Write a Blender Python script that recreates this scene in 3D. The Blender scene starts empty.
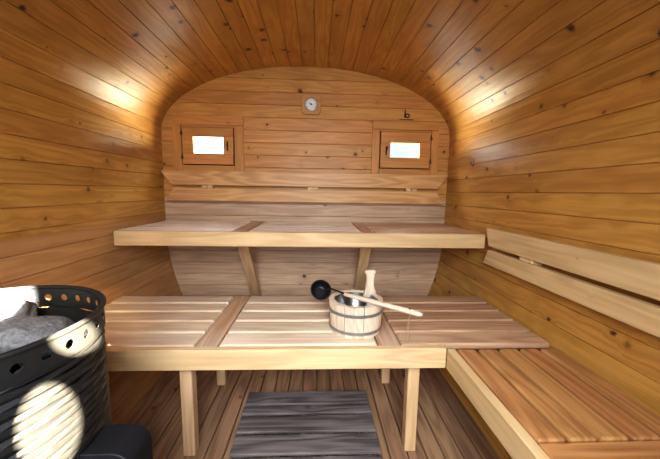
import bpy, bmesh, math, random
from mathutils import Vector, Matrix, noise
random.seed(7)
C = bpy.context.scene.collection
PI = math.pi

# ------------------------------------------------------------------ dimensions (metres)
WT = 0.982                 # half width of the barrel shell
ZC, BT = 1.370, 0.448      # upper quarter ellipses: centre height, rise
ZB, BB = 0.746, 1.196      # lower quarter ellipses: centre height, drop
Y_FRONT = -2.42            # inner face of the door wall, behind the camera


def half_width(z):
    if z > ZC:
        return WT * math.sqrt(max(0.0, 1 - ((z - ZC) / BT) ** 2))
    if z < ZB:
        return WT * math.sqrt(max(0.0, 1 - ((ZB - z) / BB) ** 2))
    return WT


# ------------------------------------------------------------------ materials
def new_mat(name):
    m = bpy.data.materials.new(name)
    m.use_nodes = True
    nt = m.node_tree
    nt.nodes.clear()
    out = nt.nodes.new('ShaderNodeOutputMaterial')
    b = nt.nodes.new('ShaderNodeBsdfPrincipled')
    nt.links.new(b.outputs[0], out.inputs[0])
    return m, nt, b


def srgb(r, g, b):
    f = lambda c: ((c / 255) / 12.92 if c / 255 <= 0.04045 else (((c / 255) + 0.055) / 1.055) ** 2.4)
    return (f(r), f(g), f(b), 1)


def wood(name, light, dark, knot=(60, 30, 14), knot_scale=7.0, knot_size=0.011, vary=0.22, rough=0.45,
         grain=1.0, spec=0.4, hue=0.012, bump=0.15):
    m, nt, b = new_mat(name)
    N, L = nt.nodes, nt.links

    def node(t, **k):
        n = N.new(t)
        for a, v in k.items():
            setattr(n, a, v)
        return n

    def math_(op, a, c=None, clamp=False):
        n = node('ShaderNodeMath', operation=op, use_clamp=clamp)
        for i, v in enumerate((a, c)):
            if v is None:
                continue
            if isinstance(v, (int, float)):
                n.inputs[i].default_value = v
            else:
                L.new(v, n.inputs[i])
        return n.outputs[0]

    aw = node('ShaderNodeAttribute', attribute_name='wood')
    ar = node('ShaderNodeAttribute', attribute_name='rnd')
    off = node('ShaderNodeCombineXYZ')
    L.new(math_('MULTIPLY', ar.outputs['Fac'], 31.7), off.inputs[0])
    L.new(math_('MULTIPLY', ar.outputs['Fac'], 17.3), off.inputs[1])
    L.new(math_('MULTIPLY', ar.outputs['Fac'], 23.9), off.inputs[2])
    add = node('ShaderNodeVectorMath', operation='ADD')
    L.new(aw.outputs['Vector'], add.inputs[0])
    L.new(off.outputs[0], add.inputs[1])
    P = add.outputs[0]
    # knots
    vor = node('ShaderNodeTexVoronoi', feature='F1', distance='EUCLIDEAN')
    vor.inputs['Scale'].default_value = knot_scale
    kn = node('ShaderNodeTexNoise')
    kn.inputs['Scale'].default_value = 60
    L.new(P, kn.inputs['Vector'])
    ks = node('ShaderNodeVectorMath', operation='MULTIPLY_ADD')
    L.new(kn.outputs['Color'], ks.inputs[0])
    ks.inputs[1].default_value = (0.016, 0.016, 0.0)
    L.new(P, ks.inputs[2])
    L.new(ks.outputs[0], vor.inputs['Vector'])
    dm = math_('DIVIDE', vor.outputs['Distance'], knot_scale)
    sepc = node('ShaderNodeSeparateColor')
    L.new(vor.outputs['Color'], sepc.inputs[0])
    size = math_('MULTIPLY', math_('ADD', math_('MULTIPLY', sepc.outputs[0], 0.9), 0.35), knot_size)
    ratio = math_('DIVIDE', dm, size)
    mr = node('ShaderNodeMapRange', interpolation_type='SMOOTHSTEP')
    L.new(ratio, mr.inputs['Value'])
    mr.inputs['From Min'].default_value = 1.15
    mr.inputs['From Max'].default_value = 0.35
    mr.inputs['To Min'].default_value = 0
    mr.inputs['To Max'].default_value = 1
    halo = node('ShaderNodeMapRange', interpolation_type='SMOOTHSTEP')
    L.new(ratio, halo.inputs['Value'])
    halo.inputs['From Min'].default_value = 4.0
    halo.inputs['From Max'].default_value = 0.8
    # grain, bending round the knots
    sp = node('ShaderNodeSeparateXYZ')
    L.new(P, sp.inputs[0])
    warp = math_('MULTIPLY', halo.outputs[0], 0.012)
    ac = math_('ADD', sp.outputs[1], warp)
    cb = node('ShaderNodeCombineXYZ')
    L.new(math_('MULTIPLY', sp.outputs[0], 3.2), cb.inputs[0])
    L.new(math_('MULTIPLY', ac, 110), cb.inputs[1])
    L.new(math_('MULTIPLY', sp.outputs[2], 110), cb.inputs[2])
    n1 = node('ShaderNodeTexNoise')
    n1.inputs['Scale'].default_value = 1.0
    n1.inputs['Detail'].default_value = 6
    n1.inputs['Roughness'].default_value = 0.65
    L.new(cb.outputs[0], n1.inputs['Vector'])
    cb2 = node('ShaderNodeCombineXYZ')
    L.new(math_('MULTIPLY', sp.outputs[0], 0.9), cb2.inputs[0])
    L.new(math_('MULTIPLY', ac, 9), cb2.inputs[1])
    L.new(math_('MULTIPLY', sp.outputs[2], 9), cb2.inputs[2])
    n2 = node('ShaderNodeTexNoise')
    n2.inputs['Scale'].default_value = 1.0
    n2.inputs['Detail'].default_value = 2
    L.new(cb2.outputs[0], n2.inputs['Vector'])
    rings = math_('ADD', math_('MULTIPLY', math_('SINE', math_('MULTIPLY', n2.outputs['Fac'], 55.0)), 0.5), 0.5)
    g = math_('ADD', math_('MULTIPLY', n1.outputs['Fac'], 0.7), math_('MULTIPLY', rings, 0.3))
    gr = node('ShaderNodeMapRange')
    L.new(g, gr.inputs['Value'])
    gr.inputs['From Min'].default_value = 0.5 - 0.32 / max(grain, 0.05)
    gr.inputs['From Max'].default_value = 0.5 + 0.32 / max(grain, 0.05)
    mix = node('ShaderNodeMix', data_type='RGBA')
    mix.inputs['A'].default_value = dark
    mix.inputs['B'].default_value = light
    L.new(gr.outputs[0], mix.inputs['Factor'])
    # board to board variation and slow blotches
    n3 = node('ShaderNodeTexNoise')
    n3.inputs['Scale'].default_value = 3.0
    L.new(P, n3.inputs['Vector'])
    hsv = node('ShaderNodeHueSaturation')
    rr = node('ShaderNodeTexWhiteNoise', noise_dimensions='1D')
    L.new(math_('MULTIPLY', ar.outputs['Fac'], 91.7), rr.inputs['W'])
    val = math_('ADD', math_('MULTIPLY', rr.outputs['Value'], vary), 1 - vary * 0.5)
    val = math_('ADD', val, math_('MULTIPLY', math_('SUBTRACT', n3.outputs['Fac'], 0.5), 0.25))
    L.new(val, hsv.inputs['Value'])
    sc = node('ShaderNodeSeparateColor')
    L.new(rr.outputs['Color'], sc.inputs[0])
    L.new(math_('ADD', math_('MULTIPLY', sc.outputs[1], hue * 2), 0.5 - hue), hsv.inputs['Hue'])
    L.new(mix.outputs['Result'], hsv.inputs['Color'])
    hm = node('ShaderNodeMix', data_type='RGBA')
    L.new(math_('MULTIPLY', halo.outputs[0], 0.35), hm.inputs['Factor'])
    L.new(hsv.outputs[0], hm.inputs['A'])
    hm.inputs['B'].default_value = dark
    km = node('ShaderNodeMix', data_type='RGBA')
    L.new(math_('MULTIPLY', mr.outputs[0], 0.92), km.inputs['Factor'])
    L.new(hm.outputs['Result'], km.inputs['A'])
    km.inputs['B'].default_value = srgb(*knot)
    L.new(km.outputs['Result'], b.inputs['Base Color'])
    b.inputs['Roughness'].default_value = rough
    b.inputs['Specular IOR Level'].default_value = spec
    bp = node('ShaderNodeBump')
    bp.inputs['Strength'].default_value = bump
    bp.inputs['Distance'].default_value = 0.001
    L.new(g, bp.inputs['Height'])
    L.new(bp.outputs[0], b.inputs['Normal'])
    return m


def plain(name, col, rough=0.5, metal=0.0, spec=0.5, nscale=40.0, namt=0.15, bump=0.0):
    m, nt, b = new_mat(name)
    tc = nt.nodes.new('ShaderNodeTexCoord')
    n = nt.nodes.new('ShaderNodeTexNoise')
    n.inputs['Scale'].default_value = nscale
    n.inputs['Detail'].default_value = 5
    nt.links.new(tc.outputs['Object'], n.inputs['Vector'])
    mx = nt.nodes.new('ShaderNodeMix')
    mx.data_type = 'RGBA'
    c = srgb(*col)
    mx.inputs['A'].default_value = tuple(x * (1 - namt) for x in c[:3]) + (1,)
    mx.inputs['B'].default_value = tuple(min(1, x * (1 + namt)) for x in c[:3]) + (1,)
    nt.links.new(n.outputs['Fac'], mx.inputs['Factor'])
    nt.links.new(mx.outputs['Result'], b.inputs['Base Color'])
    b.inputs['Roughness'].default_value = rough
    b.inputs['Metallic'].default_value = metal
    b.inputs['Specular IOR Level'].default_value = spec
    if bump:
        bp = nt.nodes.new('ShaderNodeBump')
        bp.inputs['Strength'].default_value = bump
        bp.inputs['Distance'].default_value = 0.004
        nt.links.new(n.outputs['Fac'], bp.inputs['Height'])
        nt.links.new(bp.outputs[0], b.inputs['Normal'])
    return m


M = {}
M['shell'] = wood('honey_spruce_shell', srgb(206, 156, 82), srgb(166, 115, 52), knot=(44, 18, 8), knot_scale=9.5, knot_size=0.017, vary=0.18, rough=0.34, grain=0.9, hue=0.004)
M['shell_low_daylit'] = wood('shell_spruce_daylight_tint', srgb(204, 156, 104), srgb(170, 122, 76), knot=(58, 28, 14), knot_scale=8, knot_size=0.014, vary=0.2, rough=0.42, grain=0.9, hue=0.005)  # low left boards carry the cool daylight in their colour
M['back'] = wood('honey_spruce_end_wall', srgb(218, 162, 94), srgb(184, 126, 64), knot=(70, 28, 12), knot_scale=7.5, knot_size=0.015, vary=0.18, rough=0.45, grain=0.9, hue=0.005)
M['back_low_daylit'] = wood('end_wall_spruce_daylight_tint', srgb(208, 174, 144), srgb(174, 140, 112), knot=(60, 34, 24), knot_scale=6.5, knot_size=0.014, vary=0.2, rough=0.5, grain=1.0, hue=0.005)  # greyer copy: daylight low on the end wall painted into the wood
M['frame'] = wood('window_pine', srgb(214, 156, 92), srgb(184, 124, 66), knot_scale=5, knot_size=0.006, vary=0.1, rough=0.42, grain=0.8, hue=0.005)
M['bench'] = wood('pale_bench_aspen', srgb(222, 186, 144), srgb(190, 150, 108), knot=(110, 70, 40), knot_scale=5, knot_size=0.006, vary=0.12, rough=0.5, grain=1.0, hue=0.005)
M['rail'] = wood('pale_front_rail_aspen', srgb(226, 194, 146), srgb(196, 160, 114), knot=(120, 80, 50), knot_scale=4, knot_size=0.005, vary=0.06, rough=0.5, grain=1.0, hue=0.004)
M['slat'] = wood('slat_aspen', srgb(230, 208, 182), srgb(202, 174, 146), knot=(110, 70, 40), knot_scale=5, knot_size=0.006, vary=0.16, rough=0.33, grain=1.2, hue=0.005, spec=0.55)
M['back_board'] = wood('tan_backrest_pine', srgb(220, 174, 118), srgb(184, 136, 84), knot=(110, 70, 40), knot_scale=5, knot_size=0.005, vary=0.1, rough=0.45, grain=1.2, hue=0.004)
M['slat_lit'] = wood('lit_slat_aspen', srgb(244, 232, 216), srgb(216, 198, 178), knot=(120, 90, 66), knot_scale=5, knot_size=0.005, vary=0.12, rough=0.32, grain=1.1, hue=0.004, spec=0.55)  # lighter copy of the slat wood, grazing light put into its colour
M['slat_shade_dark_rail'] = wood('shaded_slat_and_dark_rail_wood', srgb(206, 170, 138), srgb(168, 130, 100), knot=(100, 60, 36), knot_scale=5, knot_size=0.008, vary=0.16, rough=0.36, grain=1.3, hue=0.006, spec=0.5)  # dark wood of the cross rails; on right-hand panels it paints in shade
M['side'] = wood('reddish_slat_alder', srgb(196, 144, 92), srgb(152, 104, 60), knot=(100, 60, 34), knot_scale=5, knot_size=0.008, vary=0.16, rough=0.42, grain=1.3, hue=0.006)
M['floor'] = wood('brown_floor_spruce', srgb(176, 138, 106), srgb(126, 92, 68), knot=(34, 20, 14), knot_scale=7, knot_size=0.013, vary=0.34, rough=0.6, grain=1.1, hue=0.006)
M['mat'] = wood('weathered_grey_larch', srgb(132, 120, 116), srgb(66, 58, 56), knot=(14, 12, 12), knot_scale=6, knot_size=0.026, vary=0.3, rough=0.7, grain=1.3, hue=0.008, bump=0.5)
M['bucket'] = wood('pale_bucket_pine', srgb(222, 202, 178), srgb(192, 168, 142), knot_scale=3, knot_size=0.002, vary=0.1, rough=0.55, grain=1.0, hue=0.004)
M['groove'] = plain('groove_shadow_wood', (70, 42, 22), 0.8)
M['black'] = plain('black_painted_steel', (30, 30, 30), 0.42, 0.0, 0.35, 60, 0.3)
M['liner'] = plain('sooty_black_steel', (18, 18, 20), 0.6)
M['plastic'] = plain('black_casing', (26, 25, 28), 0.6, 0, 0.25)
M['highlight_grey'] = plain('grey_highlight_metal', (150, 150, 150), 0.3, 0.6)
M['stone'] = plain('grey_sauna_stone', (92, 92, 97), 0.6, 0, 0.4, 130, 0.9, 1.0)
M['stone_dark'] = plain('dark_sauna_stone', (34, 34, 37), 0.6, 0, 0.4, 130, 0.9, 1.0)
M['steel'] = plain('stainless_steel', (150, 148, 146), 0.28, 1.0, 0.5, 20, 0.05)
M['hoop'] = plain('galvanised_hoop', (150, 150, 148), 0.4, 0.7, 0.5, 30, 0.1)
M['iron'] = plain('black_window_iron', (24, 20, 18), 0.5)
M['ladle'] = plain('black_ladle_metal', (20, 20, 22), 0.3, 0.0, 0.5)
M['cord'] = plain('leather_cord', (150, 120, 90), 0.8)
M['dial'] = plain('white_dial', (236, 234, 226), 0.4, 0, 0.5, 10, 0.02)
M['bezel'] = plain('grey_metal_bezel', (170, 165, 155), 0.35, 0.7)
M['ink'] = plain('black_ink', (16, 12, 10), 0.6)


def glass_mat():
    m = bpy.data.materials.new('clear_window_glass')
    m.use_nodes = True
    nt = m.node_tree
    nt.nodes.clear()
    out = nt.nodes.new('ShaderNodeOutputMaterial')
    t = nt.nodes.new('ShaderNodeBsdfTransparent')
    t.inputs[0].default_value = (0.95, 0.97, 0.97, 1)
    g = nt.nodes.new('ShaderNodeBsdfGlossy')
    g.inputs['Roughness'].default_value = 0.02
    lw = nt.nodes.new('ShaderNodeLayerWeight')
    lw.inputs[0].default_value = 0.5
    pw = nt.nodes.new('ShaderNodeMath')
    pw.operation = 'POWER'
    pw.inputs[1].default_value = 5.0
    nt.links.new(lw.outputs['Facing'], pw.inputs[0])
    fr = nt.nodes.new('ShaderNodeMath')
    fr.operation = 'MULTIPLY_ADD'
    fr.inputs[1].default_value = 0.9
    fr.inputs[2].default_value = 0.04
    nt.links.new(pw.outputs[0], fr.inputs[0])
    mx = nt.nodes.new('ShaderNodeMixShader')
    nt.links.new(fr.outputs[0], mx.inputs[0])
    nt.links.new(t.outputs[0], mx.inputs[1])
    nt.links.new(g.outputs[0], mx.inputs[2])
    nt.links.new(mx.outputs[0], out.inputs[0])
    return m


M['glass'] = glass_mat()


# ------------------------------------------------------------------ mesh builder
class MB:
    """Collects solids; every vertex carries board coordinates and a board number for the wood grain."""

    def __init__(s):
        s.V, s.F, s.W, s.R = [], [], [], []

    def add(s, verts, faces, wcoords=None, rnd=None, mat=None):
        o = len(s.V)
        r = random.random() if rnd is None else rnd
        for i, v in enumerate(verts):
            s.V.append((mat @ Vector(v)) if mat else Vector(v))
            s.W.append(wcoords[i] if wcoords else tuple(v))
            s.R.append(r)
        for f in faces:
            s.F.append([o + i for i in f])

    def from_bm(s, bm, along='x', rnd=None, mat=None):
        bm.verts.ensure_lookup_table()
        vs = [v.co.copy() for v in bm.verts]
        for i, v in enumerate(bm.verts):
            v.index = i
        fs = [[v.index for v in f.verts] for f in bm.faces]
        perm = {'x': (0, 1, 2), 'y': (1, 0, 2), 'z': (2, 0, 1)}[along]
        s.add(vs, fs, [tuple(v[k] for k in perm) for v in vs], rnd, mat)
        bm.free()

    def box(s, c, d, along='x', rnd=None, bev=0.003, mat=None, seg=1):
        bm = bmesh.new()
        bmesh.ops.create_cube(bm, size=1)
        for v in bm.verts:
            v.co = Vector((v.co.x * d[0], v.co.y * d[1], v.co.z * d[2]))
        if bev:
            bmesh.ops.bevel(bm, geom=bm.edges[:], offset=min(bev, min(d) * 0.45), segments=seg, affect='EDGES', profile=0.5)
        mm = Matrix.Translation(c)
        if mat:
            mm = mm @ mat
        s.from_bm(bm, along, rnd, mm)

    def span(s, x0, x1, y0, y1, z0, z1, along='x', rnd=None, bev=0.003, seg=1):
        s.box(((x0 + x1) / 2, (y0 + y1) / 2, (z0 + z1) / 2), (abs(x1 - x0), abs(y1 - y0), abs(z1 - z0)), along, rnd, bev, None, seg)

    def prism(s, pts, depth, mat, along='x', rnd=None, bev=0.002):
        """outline in local x,y extruded along local +z"""
        bm = bmesh.new()
        vs = [bm.verts.new((p[0], p[1], 0)) for p in pts]
        f = bm.faces.new(vs)
        r = bmesh.ops.extrude_face_region(bm, geom=[f])
        for e in r['geom']:
            if isinstance(e, bmesh.types.BMVert):
                e.co.z += depth
        bmesh.ops.recalc_face_normals(bm, faces=bm.faces[:])
        if bev:
            bmesh.ops.bevel(bm, geom=bm.edges[:], offset=bev, segments=1, affect='EDGES')
        s.from_bm(bm, along, rnd, mat)

    def lathe(s, prof, n=48, mat=None, closed=False, rnd=0.5, per=None):
        """revolve (r,z) profile about z; closed joins last to first"""
        V, F, W = [], [], []
        k = len(prof)
        for i in range(n):
            a = 2 * PI * i / n
            for (r, z) in prof:
                V.append((r * math.cos(a), r * math.sin(a), z))
                W.append((z, r * a, r))
        for i in range(n):
            j = (i + 1) % n
            for q in range(k if closed else k - 1):
                t = (q + 1) % k
                F.append((i * k + q, j * k + q, j * k + t, i * k + t))
        if not closed:
            if prof[0][0] > 1e-6:
                F.append([i * k for i in range(n)][::-1])
            if prof[-1][0] > 1e-6:
                F.append([i * k + k - 1 for i in range(n)])
        s.add(V, F, W, rnd, mat)

    def tube(s, path, rad, n=10, rnd=0.5, mat=None, flat=1.0, up=Vector((0, 0, 1)), loop=False):
        """tube along path; rad number or list; flat squashes along 'up'"""
        path = [Vector(p) for p in path]
        m = len(path)
        rad = rad if isinstance(rad, (list, tuple)) else [rad] * m
        V, F, W = [], [], []
        for i, p in enumerate(path):
            a = path[(i - 1) % m] if (i or loop) else p
            b = path[(i + 1) % m] if (i < m - 1 or loop) else p
            t = (b - a).normalized()
            u = up if abs(t.dot(up)) < 0.95 else Vector((1, 0, 0))
            sx = t.cross(u).normalized()
            sy = sx.cross(t).normalized()
            for q in range(n):
                an = 2 * PI * q / n
                V.append(p + sx * math.cos(an) * rad[i] + sy * math.sin(an) * rad[i] * flat)
                W.append((i * 0.03, math.cos(an) * rad[i], math.sin(an) * rad[i]))
        for i in range(m if loop else m - 1):
            j = (i + 1) % m
            for q in range(n):
                r = (q + 1) % n
                F.append((i * n + q, i * n + r, j * n + r, j * n + q))
        if not loop:
            F.append(list(range(n))[::-1])
            F.append([(m - 1) * n + q for q in range(n)])
        s.add(V, F, W, rnd, mat)

    def build(s, name, material, parent=None, smooth=False, base=None):
        """link as one object; with a parent the mesh is kept in the parent's space"""
        org = Vector((0, 0, 0))
        if parent is not None:
            org = Vector(parent.get('_org', (0, 0, 0)))
        elif base is not None:
            org = Vector(base)
        me = bpy.data.meshes.new(name)
        me.from_pydata([tuple(v - org) for v in s.V], [], s.F)
        me.update()
        a = me.attributes.new('wood', 'FLOAT_VECTOR', 'POINT')
        a.data.foreach_set('vector', [c for w in s.W for c in w])
        r = me.attributes.new('rnd', 'FLOAT', 'POINT')
        r.data.foreach_set('value', s.R)
        bm = bmesh.new()
        bm.from_mesh(me)
        bmesh.ops.recalc_face_normals(bm, faces=bm.faces[:])
        bm.to_mesh(me)
        bm.free()
        me.materials.append(material)
        if smooth:
            for p in me.polygons:
                p.use_smooth = True
            me.set_sharp_from_angle(angle=math.radians(40))
        o = bpy.data.objects.new(name, me)
        C.objects.link(o)
        if parent is not None:
            o.parent = parent
            o['_org'] = tuple(org)
        else:
            o.location = org
            o['_org'] = tuple(org)
        return o


def tag(o, label, cat, group=None):
    o['label'] = label
    o['category'] = cat
    if group:
        o['group'] = group
    return o


def thing(name, loc, label, cat, group=None):
    o = bpy.data.objects.new(name, None)
    o.empty_display_size = 0.05
    C.objects.link(o)
    o.location = loc
    o['_org'] = tuple(loc)
    return tag(o, label, cat, group)


def struct(o):
    o['kind'] = 'structure'
    return o


# ------------------------------------------------------------------ the barrel shell
def shell_curve(n=2400):
    pts = []
    zlow = -0.09
    t0 = math.asin((ZB - zlow) / BB)
    for i in range(n + 1):
        t = t0 * (1 - i / n)
        pts.append((WT * math.cos(t), ZB - BB * math.sin(t)))
    for i in range(1, n + 1):
        pts.append((WT, ZB + (ZC - ZB) * i / n))
    for i in range(1, 2 * n + 1):
        t = PI * i / (2 * n)
        pts.append((WT * math.cos(t), ZC + BT * math.sin(t)))
    full = pts + [(-x, z) for (x, z) in reversed(pts[:2 * n + 1])]
    return full


curve = shell_curve()
cum = [0.0]
for i in range(1, len(curve)):
    cum.append(cum[-1] + math.hypot(curve[i][0] - curve[i - 1][0], curve[i][1] - curve[i - 1][1]))
total = cum[-1]
NPL = round(total / 0.083)
import bisect


def at_len(s):
    i = min(max(bisect.bisect_left(cum, s), 1), len(cum) - 1)
    t = (s - cum[i - 1]) / max(1e-9, cum[i] - cum[i - 1])
    a, b = curve[i - 1], curve[i]
    p = Vector((a[0] + (b[0] - a[0]) * t, a[1] + (b[1] - a[1]) * t))
    k0, k1 = max(i - 40, 0), min(i + 40, len(curve) - 1)
    d = Vector((curve[k1][0] - curve[k0][0], curve[k1][1] - curve[k0][1])).normalized()
    return p, Vector((d.y, -d.x))           # point and outward normal (curve runs right -> top -> left)


parts = {'wall_right': MB(), 'ceiling': MB(), 'wall_left': MB()}
pl = total / NPL
for i in range(NPL):
    s0, s1 = i * pl, (i + 1) * pl
    g = 0.0018
    st = [(s0, 0.0042), (s0 + g, 0.0), (s0 + pl * 0.33, 0), (s0 + pl * 0.66, 0), (s1 - g, 0.0), (s1, 0.0042)]
    prof = []
    for (s_, d_) in st:
        p, nrm = at_len(s_)
        prof.append((p + nrm * d_, s_))
    for s_ in (s1, s0 + pl * 0.5, s0):
        p, nrm = at_len(s_)
        prof.append((p + nrm * 0.032, s_ + 0.3))
    mid, nm = at_len((s0 + s1) / 2)
    if nm.y > 0.72:
        key = 'ceiling'
    else:
        key = 'wall_right' if mid.x > 0 else 'wall_left'
    k = len(prof)
    V, W = [], []
    ya, yb = Y_FRONT - 0.04, 0.04
    for y in (ya, yb):
        for (p, s_) in prof:
            V.append((p.x, y, p.y))
            W.append((y, s_, 0.0))
    F = [(q, (q + 1) % k, k + (q + 1) % k, k + q) for q in range(k)]
    F += [list(range(k))[::-1], list(range(k, 2 * k))]
    parts[key].add(V, F, W, (i * 0.618034 + random.random() * 0.1) % 1.0)
for key, mb in parts.items():
    ob = struct(mb.build(key, M['shell']))
    ob.data.materials.append(M['shell_low_daylit'])
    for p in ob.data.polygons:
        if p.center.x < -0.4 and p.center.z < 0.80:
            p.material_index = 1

# ------------------------------------------------------------------ end walls of horizontal boards
WIN = [(-0.845, -0.500, 1.160, 1.411), (0.492, 0.848, 1.161, 1.413)]   # openings x0,x1,z0,z1


def end_wall(name, y_face, out_dir, holes, pitch=0.083, z_start=-0.01, mat=None, margin=0.012):
    mb = MB()
    z = z_start
    row = 0
    ztop = ZC + BT
    while z < ztop:
        z1 = min(z + pitch, ztop + 0.004)
        g = 0.003
        cuts = {z, z + g, z1 - g, z1}
        for h in holes:
            for zz in (h[2], h[3]):
                if z < zz < z1:
                    cuts.add(zz)
        n = 6 if z1 > ZC else 2
        for q in range(1, n):
            cuts.add(z + (z1 - z) * q / n)
        cuts = sorted(cuts)
        rnd = (row * 0.618034 + 0.13 + random.random() * 0.08) % 1.0
        for a, b in zip(cuts[:-1], cuts[1:]):
            if b - a < 1e-5:
                continue
            m = (a + b) / 2
            wa, wb = half_width(min(a, ztop - 0.0005)) + margin, half_width(min(b, ztop - 0.0005)) + margin
            # x segments outside the holes
            segs = [(-1, 1)]
            hs = sorted([h for h in holes if h[2] < m < h[3]])
            xs = [None]
            for h in hs:
                xs += [h[0], h[1]]
            xs.append(None)
            da = 0.005 if abs(a - z) < 1e-6 else 0
            db = 0.005 if abs(b - z1) < 1e-6 else 0
            for e in range(0, len(xs), 2):
                la = -wa if xs[e] is None else xs[e]
                lb = -wb if xs[e] is None else xs[e]
                ra = wa if xs[e + 1] is None else xs[e + 1]
                rb = wb if xs[e + 1] is None else xs[e + 1]
                if ra - la < 0.002:
                    continue
                t = 0.034 * out_dir
                V = [(la, y_face + da * out_dir, a), (ra, y_face + da * out_dir, a), (rb, y_face + db * out_dir, b), (lb, y_face + db * out_dir, b),
                     (la, y_face + t, a), (ra, y_face + t, a), (rb, y_face + t, b), (lb, y_face + t, b)]
                F = [(0, 1, 2, 3), (4, 7, 6, 5), (0, 4, 5, 1), (1, 5, 6, 2), (2, 6, 7, 3), (3, 7, 4, 0)]
                W = [(v[0], v[2], 0.0) for v in V]
                mb.add(V, F, W, rnd)
        z = z1
        row += 1
    ob = struct(mb.build(name, mat))
    ob.data.materials.append(M['back_low_daylit'])
    for p in ob.data.polygons:
        if p.center.z < 11.5 * pitch:
            p.material_index = 1
    return ob


end_wall('wall_back', 0.0, 1, WIN, mat=M['back'])
DOOR = (-0.33, 0.40, 0.0, 1.66)
end_wall('wall_front', Y_FRONT, -1, [DOOR], mat=M['back'])

# door jambs (the doorway the picture is taken from)
mb = MB()
mb.span(DOOR[0] - 0.05, DOOR[0], Y_FRONT, Y_FRONT + 0.015, 0.012, 1.71, 'z')
mb.span(DOOR[1], DOOR[1] + 0.05, Y_FRONT, Y_FRONT + 0.015, 0.012, 1.71, 'z')
mb.span(DOOR[0], DOOR[1], Y_FRONT, Y_FRONT + 0.015, 1.66, 1.71, 'x')
struct(mb.build('trim_1', M['frame']))

# ------------------------------------------------------------------ floor boards
mb = MB()
fw = 0.0705
hw = half_width(0.0) + 0.004
nfl = int(2 * hw / fw) + 1
for i in range(nfl):
    x0 = -hw + i * 2 * hw / nfl
    x1 = x0 + 2 * hw / nfl
    mb.span(x0 + 0.0024, x1 - 0.0024, Y_FRONT, -0.004, -0.022, 0.0, 'y', (i * 0.618 + 0.4) % 1.0, 0.003)
mb.span(-hw, hw, Y_FRONT, -0.004, -0.030, -0.0225, 'y', 0.2, 0)
struct(mb.build('floor', M['floor']))


# ------------------------------------------------------------------ windows
def window(idx, sash, pane, hinge_left, trims):
    root = bpy.data.objects.new('window_%d' % idx, None)
    C.objects.link(root)
    root.location = ((sash[0] + sash[1]) / 2, 0, sash[2])
    root['_org'] = tuple(root.location)
    struct(root)
    mb = MB()
    for t in trims:
        mb.span(t[0], t[1], -0.014, -0.0005, t[2], t[3], t[4], None, 0.002)
    mb.build('casing', M['frame'], root)
    # lining of the opening
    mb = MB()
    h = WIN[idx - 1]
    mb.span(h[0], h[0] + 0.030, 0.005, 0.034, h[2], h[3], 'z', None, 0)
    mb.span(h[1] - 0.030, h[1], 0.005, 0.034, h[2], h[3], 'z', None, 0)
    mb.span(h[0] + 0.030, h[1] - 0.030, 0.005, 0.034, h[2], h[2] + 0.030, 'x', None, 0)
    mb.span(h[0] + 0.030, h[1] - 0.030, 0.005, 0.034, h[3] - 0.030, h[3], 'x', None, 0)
    mb.build('opening_lining', M['groove'], root)  # dark wood paints in the shadow line round the sash
    # sash: four boards round the pane
    x0, x1, z0, z1 = sash
    a0, a1, b0, b1 = pane
    mb = MB()
    ya, yb = -0.018, 0.004
    mb.span(x0, x1, ya, yb, b1, z1, 'x', None, 0.002)
    mb.span(x0, x1, ya, yb, z0, b0, 'x', None, 0.002)
    mb.span(x0, a0, ya, yb, b0, b1, 'x', None, 0.002)
    mb.span(a1, x1, ya, yb, b0, b1, 'x', None, 0.002)
    s = mb.build('sash', M['frame'], root)
    mb = MB()
    t = 0.005
    mb.span(a0, a1, -0.021, -0.0005, b0, b0 + t, 'x', None, 0.001)
    mb.span(a0, a1, -0.021, -0.0005, b1 - t, b1, 'x', None, 0.001)
    mb.span(a0, a0 + t, -0.021, -0.0005, b0, b1, 'z', None, 0.001)
    mb.span(a1 - t, a1, -0.021, -0.0005, b0, b1, 'z', None, 0.001)
    mb.build('glazing_bead', M['frame'], s)
    mb = MB()
    mb.span(a0 + 0.002, a1 - 0.002, -0.012, -0.008, b0 + 0.002, b1 - 0.002, 'x', None, 0)
    mb.build('pane', M['glass'], s)
    hx = x0 - 0.002 if hinge_left else x1 + 0.002
    for hz in (z0 + 0.042, z1 - 0.042):
        mb = MB()
        c = Vector((hx, -0.024, hz))
        ring = [c + Vector((0.007 * math.cos(2 * PI * k / 12), 0, 0.009 * math.sin(2 * PI * k / 12))) for k in range(12)]
        mb.tube(ring, 0.0026, 8, loop=True, up=Vector((0, 1, 0)))
        mb.box((hx, -0.022, hz + 0.017), (0.005, 0.006, 0.018), 'z', 0.5, 0.001)
        mb.build('hinge', M['iron'], root, True)
    kx = (a1 + 0.022) if hinge_left else (a0 - 0.022)
    mb = MB()
    zc = (b0 + b1) / 2 - 0.004
    mb.box((kx, -0.0225, zc), (0.010, 0.004, 0.060), 'z', 0.5, 0.001)
    mb.tube([(kx, -0.022, zc), (kx, -0.034, zc), (kx + 0.003, -0.040, zc + 0.010), (kx + 0.004, -0.041, zc + 0.026)], [0.004, 0.004, 0.004, 0.003], 8)
    mb.build('handle', M['iron'], s, True)
    return root


window(1, (-0.840, -0.505, 1.165, 1.406), (-0.773, -0.564, 1.232, 1.350), True,
       [(-0.905, -0.437, 1.424, 1.486, 'x'), (-0.497, -0.437, 1.105, 1.423, 'z'), (-0.905, -0.848, 1.105, 1.423, 'z'), (-0.847, -0.498, 1.105, 1.157, 'x')])
window(2, (0.497, 0.843, 1.166, 1.408), (0.557, 0.771, 1.231, 1.340), False,
       [(0.437, 0.895, 1.424, 1.482, 'x'), (0.437, 0.488, 1.105, 1.423, 'z'), (0.850, 0.905, 1.105, 1.423, 'z'), (0.489, 0.849, 1.105, 1.157, 'x')])


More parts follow.
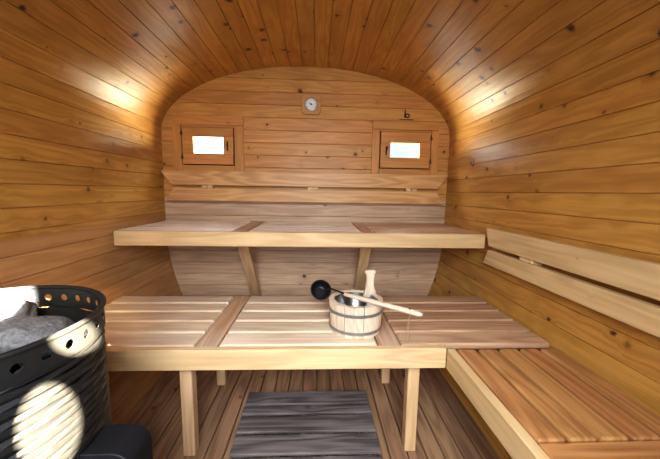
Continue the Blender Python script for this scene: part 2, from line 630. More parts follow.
# ------------------------------------------------------------------ benches
def slat_panel(root, x0, x1, y0, y1, z, n, along, mat, gap=0.007, th=0.024, bev=0.008):
    """n boards side by side on two hidden battens: one removable panel"""
    mb = MB()
    lo, hi = (y0, y1) if along == 'x' else (x0, x1)
    p = (hi - lo) / n
    for i in range(n):
        a, b = lo + i * p + gap / 2, lo + (i + 1) * p - gap / 2
        if along == 'x':
            mb.span(x0 + 0.002, x1 - 0.002, a, b, z - th, z, 'x', None, bev, 3)
        else:
            mb.span(a, b, y0 + 0.002, y1 - 0.002, z - th, z, 'y', None, bev, 3)
    return mb.build('slat_panel', mat, root)


# upper bench
UZ, UY, UT = 0.784, -0.592, 0.075
ux0, ux1 = -0.952, 0.952
ub = thing('upper_bench', (0, -0.3, UZ - UT), 'pale slatted wooden upper bench spanning the end wall below its backrest', 'bench')
uf = UY + 0.030
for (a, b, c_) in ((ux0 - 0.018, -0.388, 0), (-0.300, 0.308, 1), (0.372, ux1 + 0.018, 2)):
    slat_panel(ub, a, b, uf, -0.010, UZ, 7, 'x', M['slat_shade_dark_rail' if c_ == 2 else 'slat_lit'], 0.015, 0.024, 0.010)
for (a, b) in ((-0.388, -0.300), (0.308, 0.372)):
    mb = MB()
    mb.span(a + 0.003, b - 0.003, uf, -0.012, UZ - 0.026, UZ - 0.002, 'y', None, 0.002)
    mb.build('cross_rail', M['slat_shade_dark_rail'], ub)
mb = MB()
mb.span(ux0, ux1, UY, UY + 0.028, UZ - UT, UZ, 'x', 0.3, 0.003)
mb.build('front_rail', M['rail'], ub)
mb = MB()
mb.span(ux0, ux1, -0.040, -0.006, UZ - 0.085, UZ - 0.026, 'x', 0.7, 0.002)
mb.build('wall_cleat', M['bench'], ub)
for bx in (-0.355, 0.348):
    mb = MB()
    a, b = Vector((bx, -0.47, UZ - 0.030)), Vector((bx + (-0.005 if bx < 0 else 0.012), -0.022, 0.235))
    d = (b - a)
    mat = d.to_track_quat('Z', 'Y').to_matrix().to_4x4()
    mb.box((a + b) / 2, (0.062, 0.030, d.length), 'z', None, 0.003, mat)
    mb.build('diagonal_brace', M['bench'], ub)

# lower bench
LZ, LY0, LY1, LT = 0.450, -1.138, -0.590, 0.075
lb = thing('lower_bench', (-0.2, -0.86, 0), 'long pale slatted wooden lower bench on square legs in front of the upper one', 'bench')
lf = LY0 + 0.030
cx_ = [(-0.362, -0.282), (0.288, 0.372)]
edges = [(-0.930, -0.362), (-0.282, 0.288), (0.372, 0.938)]
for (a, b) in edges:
    slat_panel(lb, a, b, lf, LY1, LZ, 5, 'x', M['slat_shade_dark_rail' if a > 0.3 else 'slat'], 0.009)
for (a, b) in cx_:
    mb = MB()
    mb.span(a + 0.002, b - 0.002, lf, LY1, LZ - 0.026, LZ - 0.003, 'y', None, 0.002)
    mb.build('cross_rail', M['slat_shade_dark_rail'], lb)
mb = MB()
mb.span(-0.920, 0.528, LY0, LY0 + 0.028, LZ - LT, LZ, 'x', 0.55, 0.003)
mb.build('front_rail', M['rail'], lb)
mb = MB()
mb.span(-0.935, 0.935, LY1 - 0.030, LY1 - 0.004, LZ - LT, LZ - 0.026, 'x', 0.25, 0.002)
mb.build('back_rail', M['bench'], lb)
for (x, y) in ((-0.4065, -1.066), (0.4325, -1.066), (-0.418, -0.650), (0.432, -0.650)):
    mb = MB()
    w = 0.022
    mb.span(x - w, x + w, y - w, y + w, 0, LZ - 0.027, 'z', None, 0.003)
    mb.build('leg', M['bench'], lb)

# side bench along the right wall
SX0, SX1, SY0 = 0.528, 0.936, -1.76
sb = thing('side_bench', (0.73, -1.45, 0), 'reddish slatted corner bench running along the right wall towards the viewer', 'bench')
slat_panel(sb, SX0 + 0.030, SX1, -1.537, LY0 + 0.002, LZ, 5, 'y', M['side'], 0.009)
mb = MB()
mb.span(SX0 + 0.030, SX1 - 0.004, -1.632, -1.540, LZ - 0.025, LZ, 'x', 0.4, 0.003)
mb.build('cross_rail', M['side'], sb)
slat_panel(sb, SX0 + 0.030, SX1, SY0 + 0.004, -1.635, LZ, 5, 'y', M['side'], 0.006)
mb = MB()
mb.span(SX0, SX0 + 0.028, SY0, LY0 - 0.0005, LZ - LT, LZ, 'y', 0.15, 0.003)
mb.build('front_rail', M['rail'], sb)
mb = MB()
mb.span(SX1 - 0.040, SX1 - 0.010, SY0, LY0 - 0.002, LZ - LT, LZ - 0.026, 'y', 0.15, 0.002)
mb.build('back_rail', M['bench'], sb)
for x in (0.582, 0.800):
    mb = MB()
    mb.span(x - 0.022, x + 0.022, -1.74, -1.696, 0.0 if x < 0.7 else 0.03, LZ - 0.027, 'z', None, 0.003)
    mb.build('leg', M['bench'], sb)

# ------------------------------------------------------------------ backrests
br = thing('backrest', (0, -0.03, 0.91), 'two-board pale wooden backrest fixed to the end wall under the windows', 'backrest')
# local frame: x right, y up, extruded toward the room (-y)
mw = Matrix(((1, 0, 0, 0), (0, 0, -1, -0.042), (0, 1, 0, 0), (0, 0, 0, 1)))
mb = MB()
mb.prism([(-0.903, 1.025), (0.893, 1.025), (0.964, 1.120), (-0.973, 1.120)], 0.024, mw, 'x', 0.35)
mb.build('upper_board', M['back_board'], br)
mb = MB()
mb.prism([(-0.945, 0.920), (0.945, 0.920), (0.885, 1.004), (-0.893, 1.004)], 0.024, mw, 'x', 0.62)
mb.build('lower_board', M['back_board'], br)
for bx in (-0.672, 0.035, 0.711):
    mb = MB()
    mb.span(bx - 0.035, bx + 0.035, -0.042, -0.0005, 0.95, 1.085, 'z', None, 0.002)
    mb.span(bx - 0.036, bx - 0.004, -0.060, -0.042, 1.0055, 1.0235, 'x', None, 0.001)
    mb.span(bx + 0.004, bx + 0.036, -0.060, -0.042, 1.0055, 1.0235, 'x', None, 0.001)
    mb.build('spacer_block', M['rail'], br)

rb = thing('backrest', (0.94, -1.3, 0.64), 'two-board pale wooden backrest fixed along the right wall above the corner bench', 'backrest')
# local x -> -world y (towards viewer), local y -> up, extruded to -x
mr_ = Matrix(((0, 0, -1, 0.952), (-1, 0, 0, 0), (0, 1, 0, 0), (0, 0, 0, 1)))
mb = MB()
mb.prism([(0.664, 0.734), (2.20, 0.734), (2.20, 0.824), (0.632, 0.824)], 0.024, mr_, 'x', 0.2)
mb.build('upper_board', M['rail'], rb)
mb = MB()
mb.prism([(0.624, 0.641), (2.20, 0.641), (2.20, 0.715), (0.660, 0.715)], 0.024, mr_, 'x', 0.8)
mb.build('lower_board', M['rail'], rb)
for by in (-0.93, -1.48, -2.05):
    mb = MB()
    mb.span(0.952, 0.9805, by - 0.035, by + 0.035, 0.66, 0.80, 'z', None, 0.002)
    mb.span(0.932, 0.952, by - 0.036, by - 0.003, 0.7165, 0.7325, 'y', None, 0.001)
    mb.span(0.932, 0.952, by + 0.003, by + 0.036, 0.7165, 0.7325, 'y', None, 0.001)
    mb.build('spacer_block', M['rail'], rb)

# ------------------------------------------------------------------ floor mat of weathered boards
dm = thing('duckboard_mat', (0.03, -1.1, 0), 'weathered grey wooden duckboard mat lying on the floor between the benches', 'mat')
mb = MB()
ys = [-0.774, -0.872, -0.932, -1.032, -1.135, -1.20, -1.30, -1.40, -1.50]
for i in range(len(ys) - 1):
    mb.span(-0.249 + random.uniform(-.002, .002), 0.309 + random.uniform(-.002, .002), ys[i + 1] + 0.008, ys[i] - 0.007, 0.030, 0.042, 'x', None, 0.002)
mb.build('deck_boards', M['mat'], dm)
for x in (-0.20, 0.03, 0.26):
    mb = MB()
    mb.span(x - 0.025, x + 0.025, -1.49, -0.785, 0.0, 0.0298, 'y', None, 0.002)
    mb.build('runner', M['mat'], dm)

# ------------------------------------------------------------------ bucket
BX, BY = 0.222, -0.968
bk = thing('bucket', (BX, BY, LZ), 'round pale wooden sauna bucket with two metal hoops on the lower bench', 'bucket')
T = Matrix.Translation((BX, BY, LZ))
NS = 18
H = 0.124


def bucket_r(z):
    return 0.101 + (0.110 - 0.101) * z / H


mb = MB()
for i in range(NS):
    a0, a1 = 2 * PI * i / NS + 0.012, 2 * PI * (i + 1) / NS - 0.012
    V, F, W = [], [], []
    sub = 3
    for q in range(sub + 1):
        a = a0 + (a1 - a0) * q / sub
        for (rr, z) in ((bucket_r(0), 0.001), (bucket_r(H) - 0.002, H - 0.002), (bucket_r(H) - 0.005, H), (bucket_r(H) - 0.022, H), (bucket_r(0) - 0.022, 0.001)):
            V.append((rr * math.cos(a), rr * math.sin(a), z))
            W.append((z, rr * a, rr))
    for q in range(sub):
        for k in range(5):
            F.append((q * 5 + k, (q + 1) * 5 + k, (q + 1) * 5 + (k + 1) % 5, q * 5 + (k + 1) % 5))
    F.append([0, 1, 2, 3, 4])
    F.append([sub * 5 + k for k in (4, 3, 2, 1, 0)])
    mb.add(V, F, W, None, T)
mb.lathe([(bucket_r(0) - 0.023, 0.006), (bucket_r(H) - 0.023, H - 0.004), (bucket_r(H) - 0.012, H - 0.004), (bucket_r(0) - 0.005, 0.006)], 48, T, True, 0.4)
mb.build('stave_wall', M['bucket'], bk)
for hz in (0.020, 0.090):
    mb = MB()
    r0, r1 = bucket_r(hz - 0.006), bucket_r(hz + 0.006)
    mb.lathe([(r0 + 0.0002, hz - 0.006), (r0 + 0.0018, hz - 0.006), (r1 + 0.0018, hz + 0.006), (r1 + 0.0002, hz + 0.006)], 64, T, True)
    mb.build('hoop', M['hoop'], bk, True)
mb = MB()
rl = bucket_r(H) - 0.0255
mb.lathe([(0.0, 0.012), (rl - 0.022, 0.012), (rl - 0.016, 0.018), (rl - 0.001, H - 0.016), (rl + 0.001, H - 0.004), (rl - 0.0012, H - 0.004), (rl - 0.018, 0.020), (rl - 0.024, 0.0145), (0.0, 0.0145)], 48, T)
mb.build('steel_liner', M['steel'], bk, True)
# the long stave that serves as a grip, at the back right
mb = MB()
ga = math.radians(38)
tang = Vector((-math.sin(ga), math.cos(ga), 0))
mb_pts = [(-0.030, 0.0), (0.030, 0.0), (0.029, 0.112), (0.027, 0.130), (0.019, 0.154), (0.0155, 0.180), (0.018, 0.205), (0.0245, 0.222), (0.022, 0.229), (-0.022, 0.229), (-0.0245, 0.222), (-0.018, 0.205), (-0.0155, 0.180), (-0.019, 0.154), (-0.027, 0.130), (-0.029, 0.112)]
rg = bucket_r(H) - 0.017
gx, gy = BX + rg * math.cos(ga), BY + rg * math.sin(ga)
# grip faces the camera: its flat face across the line of sight
mg = Matrix(((0.97, 0, 0.24, gx), (0.24, 0, -0.97, gy), (0, 1, 0, LZ + 0.004), (0, 0, 0, 1)))
mg = Matrix.Translation((-0.010, 0.006, -0.008)) @ mg
mb.prism(mb_pts[2:15] + [mb_pts[15]], 0.015, mg, 'y', 0.8, 0.003)
mb.build('grip_stave', M['bucket'], bk)

# ------------------------------------------------------------------ ladle lying across the bucket
ZL = LZ + H + 0.011
cup = Vector((0.082, -0.908, ZL + 0.001))
p1 = Vector((0.128, -0.934, ZL + 0.012))
p2 = Vector((0.176, -0.972, ZL + 0.006))
p3 = Vector((0.420, -1.170, ZL + 0.004))
ld = thing('ladle', tuple(p2), 'black ladle with a long pale wooden handle lying across the bucket rim', 'ladle')
# cup: a bowl tipped toward the viewer
tilt = Vector((0.10, -0.78, 0.62)).normalized()
mc = Matrix.Translation(cup - tilt * 0.020) @ tilt.to_track_quat('Z', 'Y').to_matrix().to_4x4()
mb = MB()
mb.lathe([(0.0, -0.010), (0.022, -0.010), (0.031, -0.006), (0.037, 0.006), (0.040, 0.024), (0.0435, 0.0255), (0.0435, 0.0275), (0.0385, 0.0275), (0.034, 0.006), (0.029, -0.003), (0.021, -0.0065), (0.019, -0.0045), (0.0, -0.0045)], 40, mc)
mb.build('cup', M['ladle'], ld, True)
mb = MB()
rim_pt = cup + (p1 - cup).normalized() * 0.030
mb.tube([rim_pt, p1 + Vector((-0.004, 0, 0.004)), (p1 + p2) / 2 + Vector((0, 0, 0.003)), p2 + (p3 - p2).normalized() * 0.02], [0.0045, 0.004, 0.0035, 0.0035], 8)
mb.build('shank', M['ladle'], ld, True)
mb = MB()
dd = (p3 - p2)
L_ = dd.length
mb.tube([p2 + dd * t for t in (0, 0.02, 0.15, 0.5, 0.85, 0.96, 1.0)], [0.008, 0.0105, 0.0115, 0.0125, 0.0135, 0.0125, 0.007], 12, 0.6, None, 0.72)
mb.build('handle', M['bucket'], ld, True)
hp = p2 + dd * 0.86
mb = MB()
mb.tube([hp + Vector((0, 0, 0.0095)), hp + Vector((0, 0, 0.0108))], 0.0035, 10)
mb.build('hanging_hole', M['ink'], ld)
mb = MB()
q0 = hp + Vector((-0.004, -0.012, -0.004))
mb.tube([hp + Vector((0, 0, 0.011)), hp + Vector((-0.003, -0.013, 0.003)), q0 + Vector((0.001, 0, -0.03)), q0 + Vector((0.004, 0.002, -0.085)), q0 + Vector((-0.002, 0.004, -0.108)),
         q0 + Vector((-0.010, 0.006, -0.088)), q0 + Vector((-0.004, 0.004, -0.04)), q0 + Vector((0.0, 0.002, -0.01))], 0.0011, 6)
mb.build('hanging_cord', M['cord'], ld, True)

# ------------------------------------------------------------------ heater
HX, HY, HR, HZ = -0.580, -1.590, 0.213, 0.750
ht = thing('sauna_heater', (HX, HY, 0), 'black round tower heater of expanded metal mesh filled with stones, left foreground', 'heater')
TH = Matrix.Translation((HX, HY, 0))
# expanded metal: long flat diamonds with twisted strands
mb = MB()
NC, z0_, z1_ = 11, 0.055, 0.705
RW = 46
dz = (z1_ - z0_) / RW
V, F, W = [], [], []
for r in range(RW + 1):
    zc_ = z0_ + r * dz
    for c_ in range(NC):
        ac = 2 * PI * (c_ + 0.5 * (r % 2)) / NC
        hw_, hh_ = 2 * PI / NC * 0.5, dz
        jit = random.uniform(-0.10, 0.10)
        outer = [(ac - hw_, zc_), (ac - hw_ * .5, zc_ - hh_ * .5), (ac, zc_ - hh_), (ac + hw_ * .5, zc_ - hh_ * .5), (ac + hw_, zc_), (ac + hw_ * .5, zc_ + hh_ * .5), (ac, zc_ + hh_), (ac - hw_ * .5, zc_ + hh_ * .5)]
        o = len(V)
        kx_, kz_ = 0.90, 0.36
        for (a, z) in outer:
            zz = min(max(z, z0_ - 0.01), z1_ + 0.01)
            V.append((HR * math.cos(a), HR * math.sin(a), zz))
        for (a, z) in outer:
            up = (z - zc_) / hh_
            a2 = ac + (a - ac) * kx_
            zz = min(max(zc_ + (z - zc_) * (kz_ + jit), z0_ - 0.01), z1_ + 0.01)
            rr = HR + 0.0030 * up - 0.0015
            V.append((rr * math.cos(a2), rr * math.sin(a2), zz))
        for k in range(8):
            F.append((o + k, o + (k + 1) % 8, o + 8 + (k + 1) % 8, o + 8 + k))
mb.add(V, F, [tuple(v) for v in V], 0.5, TH)
cage = mb.build('mesh_cage', M['black'], ht)
sol = cage.modifiers.new('thickness', 'SOLIDIFY')
sol.thickness = 0.0016
# collar with a row of round holes under the rim
mb = MB()
NH = 36
V, F = [], []
za, zb_ = 0.700, HZ - 0.002
for i in range(NH):
    a0, a1 = 2 * PI * i / NH, 2 * PI * (i + 1) / NH
    am, zm = (a0 + a1) / 2, (za + zb_) / 2
    da = (a1 - a0) / 2
    sq = [(a0, za), (am, za), (a1, za), (a1, zm), (a1, zb_), (am, zb_), (a0, zb_), (a0, zm)]
    o = len(V)
    for (a, z) in sq:
        V.append(((HR + 0.003) * math.cos(a), (HR + 0.003) * math.sin(a), z))
    for k in range(8):
        an = -0.75 * PI + k * PI / 4
        a, z = am + 0.0085 / HR * math.cos(an), zm + 0.0085 * math.sin(an)
        V.append(((HR + 0.003) * math.cos(a), (HR + 0.003) * math.sin(a), z))
    for k in range(8):
        F.append((o + k, o + (k + 1) % 8, o + 8 + (k + 1) % 8, o + 8 + k))
mb.add(V, F, None, 0.5, TH)
col = mb.build('collar', M['black'], ht)
sol = col.modifiers.new('thickness', 'SOLIDIFY')
sol.thickness = 0.002
mb = MB()
ring = [(HX + (HR + 0.003) * math.cos(2 * PI * k / 64), HY + (HR + 0.003) * math.sin(2 * PI * k / 64), HZ) for k in range(64)]
mb.tube(ring, 0.005, 8, loop=True)
mb.build('rim', M['black'], ht, True)
mb = MB()
mb.lathe([(HR - 0.014, 0.05), (HR - 0.014, HZ - 0.045), (HR - 0.017, HZ - 0.045), (HR - 0.017, 0.05)], 48, TH, True)
mb.lathe([(0.0, 0.560), (HR - 0.016, 0.560), (HR - 0.016, 0.566), (0.0, 0.566)], 48, TH)
mb.build('inner_drum', M['liner'], ht, True)
mb = MB()
mb.lathe([(HR - 0.006, 0.0), (HR + 0.002, 0.0), (HR + 0.002, 0.060), (HR - 0.006, 0.060)], 48, TH, True)
mb.build('base_ring', M['black'], ht, True)
# casing at the side
mb = MB()
pts = []
w_, h_ = 0.060, 0.505
pts = [(-w_, 0.02), (w_, 0.02), (w_, h_ - 0.030)]
for k in range(1, 7):
    a = k / 6 * PI / 2
    pts.append((w_ - 0.034 + 0.034 * math.cos(a), h_ - 0.030 + 0.030 * math.sin(a)))
for k in range(0, 6):
    a = PI / 2 + k / 6 * PI / 2
    pts.append((-w_ + 0.034 + 0.034 * math.cos(a), h_ - 0.030 + 0.030 * math.sin(a)))
pts.append((-w_, h_ - 0.030))
mbx = Matrix(((1, 0, 0, -0.342), (0, 0, -1, -1.53), (0, 1, 0, 0), (0, 0, 0, 1)))
mb.prism(pts, 0.075, mbx, 'x', 0.5, 0.0015)
box = mb.build('side_casing', M['plastic'], ht)
mb = MB()
mb.box((-0.306, -1.6075, 0.435), (0.006, 0.005, 0.07), 'z', 0.5, 0.002)
mb.build('highlight_strip', M['highlight_grey'], box)  # pale strip put in as the upright highlight on the casing


# ------------------------------------------------------------------ stones
def stone(name, c, r, seed, label, mat, sc=(1, 1, 0.8)):
    bm = bmesh.new()
    bmesh.ops.create_icosphere(bm, subdivisions=4, radius=1)
    rot = Matrix.Rotation(seed * 2.1, 3, 'Z') @ Matrix.Rotation(seed * 0.25 % 0.5 - .25, 3, 'X')
    for v in bm.verts:
        p = v.co.copy()
        n = noise.noise(p * 1.1 + Vector((seed * 3.7, seed, 1.3))) * 0.26 + noise.noise(p * 2.6 + Vector((seed, 7.1, seed * 2))) * 0.09 + noise.noise(p * 9 + Vector((seed, 2, 3))) * 0.012
        p = p * (1 + n)
        v.co = rot @ Vector((p.x * sc[0] * r, p.y * sc[1] * r, p.z * sc[2] * r))
    me = bpy.data.meshes.new(name)
    bm.to_mesh(me)
    bm.free()
    me.materials.append(mat)
    for p in me.polygons:
        p.use_smooth = True
    o = bpy.data.objects.new(name, me)
    C.objects.link(o)
    o.location = c
    return tag(o, label, 'stone', 'stones heaped in the heater')


ringlab = ['grey stone against the right rim inside the heater top', 'grey stone at the back right of the heater top',
           'pale grey stone against the far rim of the heater top', 'sunlit stone against the left rim inside the heater top',
           'dark stone at the near left of the heater top', 'dark stone against the near rim of the heater top']
for i in range(6):
    a = math.radians(5 + i * 60)
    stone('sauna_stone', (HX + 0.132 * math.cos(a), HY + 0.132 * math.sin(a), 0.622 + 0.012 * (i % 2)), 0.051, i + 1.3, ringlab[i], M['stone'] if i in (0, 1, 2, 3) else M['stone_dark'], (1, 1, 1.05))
stone('sauna_stone', (HX, HY, 0.622), 0.052, 9.2, 'stone deep in the middle of the heater heap', M['stone_dark'], (1, 1, 1.0))
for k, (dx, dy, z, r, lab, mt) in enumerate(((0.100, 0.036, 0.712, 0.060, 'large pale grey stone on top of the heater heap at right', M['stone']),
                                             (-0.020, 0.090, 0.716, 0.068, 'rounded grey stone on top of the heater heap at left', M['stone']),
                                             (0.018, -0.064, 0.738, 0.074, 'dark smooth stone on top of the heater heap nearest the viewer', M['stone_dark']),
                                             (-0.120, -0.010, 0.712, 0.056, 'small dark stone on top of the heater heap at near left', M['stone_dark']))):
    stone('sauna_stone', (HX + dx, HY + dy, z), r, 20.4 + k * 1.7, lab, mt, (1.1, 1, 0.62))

# ------------------------------------------------------------------ thermometer and wall mark
tx, tz = 0.0165, 1.573
th = thing('thermometer', (tx, 0, tz - 0.065), 'small round-dial thermometer on a square wooden plate high on the end wall', 'thermometer')
mb = MB()
pts = []
hw_, rad = 0.0655, 0.026
for (sx, sz, a0) in ((1, 1, 0), (-1, 1, 90), (-1, -1, 180), (1, -1, 270)):
    for k in range(7):
        a = math.radians(a0 + k * 15)
        pts.append((sx * (hw_ - rad) + rad * math.cos(a), sz * (hw_ - rad) + rad * math.sin(a)))
mt_ = Matrix(((1, 0, 0, tx), (0, 0, -1, -0.0005), (0, 1, 0, tz), (0, 0, 0, 1)))
mb.prism(pts, 0.017, mt_, 'x', 0.9, 0.003)
mb.build('wooden_plate', M['frame'], th)
md = mt_ @ Matrix.Translation((0, 0, 0.017))
mb = MB()
mb.lathe([(0.037, 0.0), (0.044, 0.0), (0.043, 0.009), (0.039, 0.010), (0.037, 0.006)], 48, md, True)
mb.build('bezel', M['bezel'], th, True)
mb = MB()
mb.lathe([(0.0, 0.0), (0.0375, 0.0), (0.0375, 0.003), (0.0, 0.003)], 48, md)
dial = mb.build('dial', M['dial'], th)
mb = MB()
for k in range(25):
    a = math.radians(-40 + k * 260 / 24)
    r0_ = 0.029 if k % 4 else 0.026
    mm = md @ Matrix.Rotation(a, 4, 'Z') @ Matrix.Translation(((r0_ + 0.034) / 2, 0, 0.0033))
    mb.box((0, 0, 0), (0.034 - r0_, 0.0012 if k % 4 else 0.002, 0.0004), 'x', 0.5, 0, None)
    for v in range(len(mb.V) - 8, len(mb.V)):
        mb.V[v] = mm @ mb.V[v]
mb.build('scale_ticks', M['ink'], dial)
mb = MB()
mb.prism([(-0.010, -0.0022), (0.004, -0.0022), (0.026, 0), (0.004, 0.0022), (-0.010, 0.0022)], 0.001, md @ Matrix.Translation((0, 0, 0.004)) @ Matrix.Rotation(math.radians(150), 4, 'Z'), 'x', 0.5, 0)
mb.lathe([(0.0, 0.003), (0.005, 0.003), (0.005, 0.0065), (0.0, 0.0065)], 20, md)
mb.build('needle', M['ink'], th)

# black mark printed on the wall: a slanted b over a short line of tiny lettering
lx, lz = 0.672, 1.520
ml = Matrix(((1, 0, 0, lx), (0, 0, -1, -0.0003), (0, 1, 0, lz), (0, 0, 0, 1))) @ Matrix.Diagonal((1.12, 1.12, 1, 1))
mb = MB()
mb.prism([(-0.016, -0.012), (-0.008, -0.012), (-0.006, 0.034), (-0.013, 0.038)], 0.0008, ml, 'x', 0.5, 0)
bowl_o = [(0.004 + 0.016 * math.cos(2 * PI * k / 20), 0.001 + 0.014 * math.sin(2 * PI * k / 20)) for k in range(20)]
V, F = [], []
for (zz) in (0, 0.0008):
    for (x, y) in bowl_o:
        V.append((x, y, zz))
    for (x, y) in bowl_o:
        V.append((0.004 + (x - 0.004) * 0.5, 0.001 + (y - 0.001) * 0.42, zz))
for k in range(20):
    j = (k + 1) % 20
    F += [(40 + k, 40 + j, 60 + j, 60 + k), (k, j, 40 + j, 40 + k), (20 + k, 60 + k, 60 + j, 20 + j), (k, 20 + k, 20 + j, j)]
mb.add(V, F, None, 0.5, ml)
x = -0.043
random.seed(11)
for wd in (0.007, 0.005, 0.006, 0.007, 0.004, 0.006, 0.007, 0.005, 0.006, 0.006):
    mb.prism([(x, -0.026), (x + wd, -0.026), (x + wd, -0.0185), (x, -0.0185)], 0.0008, ml, 'x', 0.5, 0)
    x += wd + 0.0026
mk = mb.build('wall_logo', M['ink'], base=(lx, 0, lz))
tag(mk, 'small black maker mark with tiny lettering on the wall above the right window', 'logo')

# ------------------------------------------------------------------ light
w = bpy.data.worlds.new('daylight')
bpy.context.scene.world = w
w.use_nodes = True
nt = w.node_tree
nt.nodes.clear()
o_ = nt.nodes.new('ShaderNodeOutputWorld')
bg = nt.nodes.new('ShaderNodeBackground')
tc = nt.nodes.new('ShaderNodeTexCoord')
sx_ = nt.nodes.new('ShaderNodeSeparateXYZ')
nt.links.new(tc.outputs['Generated'], sx_.inputs[0])
rp = nt.nodes.new('ShaderNodeValToRGB')
rp.color_ramp.elements[0].position = 0.40
rp.color_ramp.elements[0].color = (0.62, 0.66, 0.62, 1)
rp.color_ramp.elements[1].position = 0.60
rp.color_ramp.elements[1].color = (0.80, 0.90, 1.0, 1)
mp = nt.nodes.new('ShaderNodeMath')
mp.operation = 'MULTIPLY_ADD'
mp.inputs[1].default_value = 0.5
mp.inputs[2].default_value = 0.5
nt.links.new(sx_.outputs[2], mp.inputs[0])
nt.links.new(mp.outputs[0], rp.inputs[0])
nt.links.new(rp.outputs[0], bg.inputs[0])
# the sky is far brighter behind the cabin than over the doorway
st_ = nt.nodes.new('ShaderNodeMapRange')
st_.inputs['From Min'].default_value = -0.3
st_.inputs['From Max'].default_value = 0.5
st_.inputs['To Min'].default_value = 0.7
st_.inputs['To Max'].default_value = 9.0
nt.links.new(sx_.outputs[1], st_.inputs['Value'])
wd_ = nt.nodes.new('ShaderNodeMapRange')
wd_.inputs['From Min'].default_value = -0.05
wd_.inputs['From Max'].default_value = 0.15
wd_.inputs['To Min'].default_value = 1.0
wd_.inputs['To Max'].default_value = 0.14
nt.links.new(sx_.outputs[0], wd_.inputs['Value'])
wn_ = nt.nodes.new('ShaderNodeTexNoise')
wn_.inputs['Scale'].default_value = 30
wn_.inputs['Detail'].default_value = 6
nt.links.new(tc.outputs['Generated'], wn_.inputs['Vector'])
wa_ = nt.nodes.new('ShaderNodeMath')
wa_.operation = 'MULTIPLY_ADD'
wa_.inputs[1].default_value = 0.6
wa_.inputs[2].default_value = 0.7
nt.links.new(wn_.outputs['Fac'], wa_.inputs[0])
wm_ = nt.nodes.new('ShaderNodeMath')
wm_.operation = 'MULTIPLY'
nt.links.new(wd_.outputs[0], wm_.inputs[0])
nt.links.new(wa_.outputs[0], wm_.inputs[1])
wq_ = nt.nodes.new('ShaderNodeMath')
wq_.operation = 'MULTIPLY'
nt.links.new(st_.outputs[0], wq_.inputs[0])
nt.links.new(wm_.outputs[0], wq_.inputs[1])
nt.links.new(wq_.outputs[0], bg.inputs[1])
nt.links.new(bg.outputs[0], o_.inputs[0])


def area(name, loc, target, sx, sy, power, col, spread=PI):
    l = bpy.data.lights.new(name, 'AREA')
    l.shape = 'RECTANGLE'
    l.size, l.size_y, l.energy, l.color, l.spread = sx, sy, power, col, spread
    ob = bpy.data.objects.new(name, l)
    C.objects.link(ob)
    ob.location = loc
    ob.rotation_euler = (Vector(target) - Vector(loc)).to_track_quat('-Z', 'Y').to_euler()
    return ob


def spot(name, loc, target, radius_at, power, col, blend=0.15, soft=0.01, square=False):
    l = bpy.data.lights.new(name, 'SPOT')
    d = (Vector(target) - Vector(loc)).length
    l.spot_size = 2 * math.atan(radius_at / d)
    l.spot_blend, l.energy, l.color, l.shadow_soft_size, l.use_square = blend, power, col, soft, square
    ob = bpy.data.objects.new(name, l)
    C.objects.link(ob)
    ob.location = loc
    ob.rotation_euler = (Vector(target) - Vector(loc)).to_track_quat('-Z', 'Y').to_euler()
    return ob


# open doorway daylight
area('doorway_daylight', (0.035, Y_FRONT - 0.10, 1.25), (0.035, -0.95, 0.30), 0.70, 0.9, 24, (0.82, 0.91, 1.0), math.radians(115))
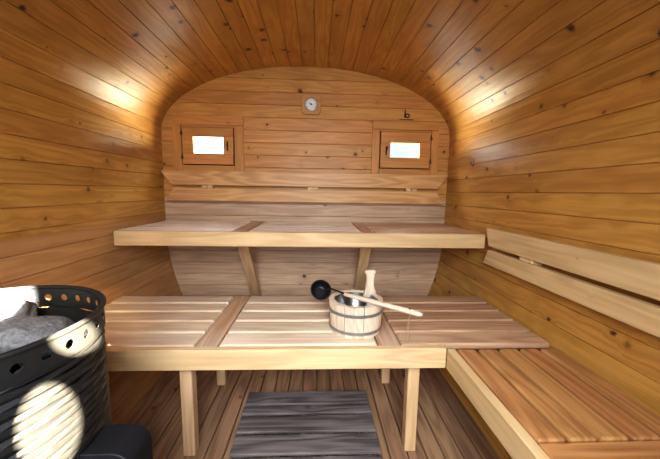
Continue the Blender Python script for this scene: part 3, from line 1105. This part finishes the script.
# sky and bright ground outside the two small windows
for sx__ in (-1, 1):
    area('sky_glow', (sx__ * 0.67, 1.00, 2.35), (sx__ * 0.67, 0.0, 1.29), 1.4, 0.9, 140, (0.82, 0.91, 1.0))
    area('ground_glow', (sx__ * 0.62, 0.75, 0.40), (sx__ * 0.70, 0.0, 1.30), 0.9, 0.9, 14, (1.0, 0.92, 0.76))
for sx__ in (-1, 1):
    area('corner_glow_fill', (sx__ * 0.04, 0.52, 0.86), (sx__ * 0.66, 0.0, 1.29), 0.75, 0.95, 230, (1.0, 0.90, 0.66))  # added lamps behind the end wall, aimed through the windows for corner glow
# sun through the doorway in three shafts
sun_from = Vector((1.20, -3.95, 2.20))
spot('sun_shaft', sun_from, (-0.375, -1.650, 0.598), 0.070, 40000, (1.0, 0.86, 0.62), 0.05, 0.006).scale = (0.50, 1.0, 1.0)
spot('sun_shaft', sun_from, (-0.372, -1.582, 0.722), 0.026, 70000, (1.0, 0.86, 0.62), 0.05, 0.008)
spot('sun_shaft', sun_from, (-0.70, -1.43, 0.725), 0.09, 60000, (1.0, 0.95, 0.86), 0.08, 0.01)
# added warm spot outside the doorway, standing in for bounce on the bench end
spot('bench_end_fill', (0.25, -2.75, 1.55), (-0.86, -0.95, 0.45), 0.26, 150, (1.0, 0.78, 0.40), 1.0, 0.05)

# glints thrown from the sunlit rim onto the left wall
for p_, r_, e_ in (((-0.929, -0.892, 1.516), 0.022, 5.0), ((-0.955, -0.905, 1.470), 0.016, 2.5), ((-0.980, -0.735, 1.354), 0.026, 3.0)):
    spot('rim_glint', (-0.62, -1.43, 0.775), p_, r_, e_, (1.0, 0.86, 0.6), 0.8, 0.01)

# ------------------------------------------------------------------ camera
cam = bpy.data.cameras.new('camera')
co = bpy.data.objects.new('camera', cam)
C.objects.link(co)
bpy.context.scene.camera = co
cam.sensor_fit = 'HORIZONTAL'
cam.sensor_width = 36
cam.lens = 300.8183 / 660 * 36
cam.clip_start = 0.02
yaw, pitch, roll = 0.045, 0.1247, 0.0162
R = Matrix.Rotation(-yaw, 3, 'Z') @ Matrix.Rotation(PI / 2 - pitch, 3, 'X') @ Matrix.Rotation(roll, 3, 'Z')
co.matrix_world = Matrix.Translation((0.0619, -2.1227, 0.9942)) @ R.to_4x4()

sc_ = bpy.context.scene
sc_.view_settings.view_transform = 'Standard'
sc_.view_settings.look = 'Medium High Contrast'
sc_.view_settings.exposure = -0.1
for o in bpy.data.objects:
    if '_org' in o:
        del o['_org']
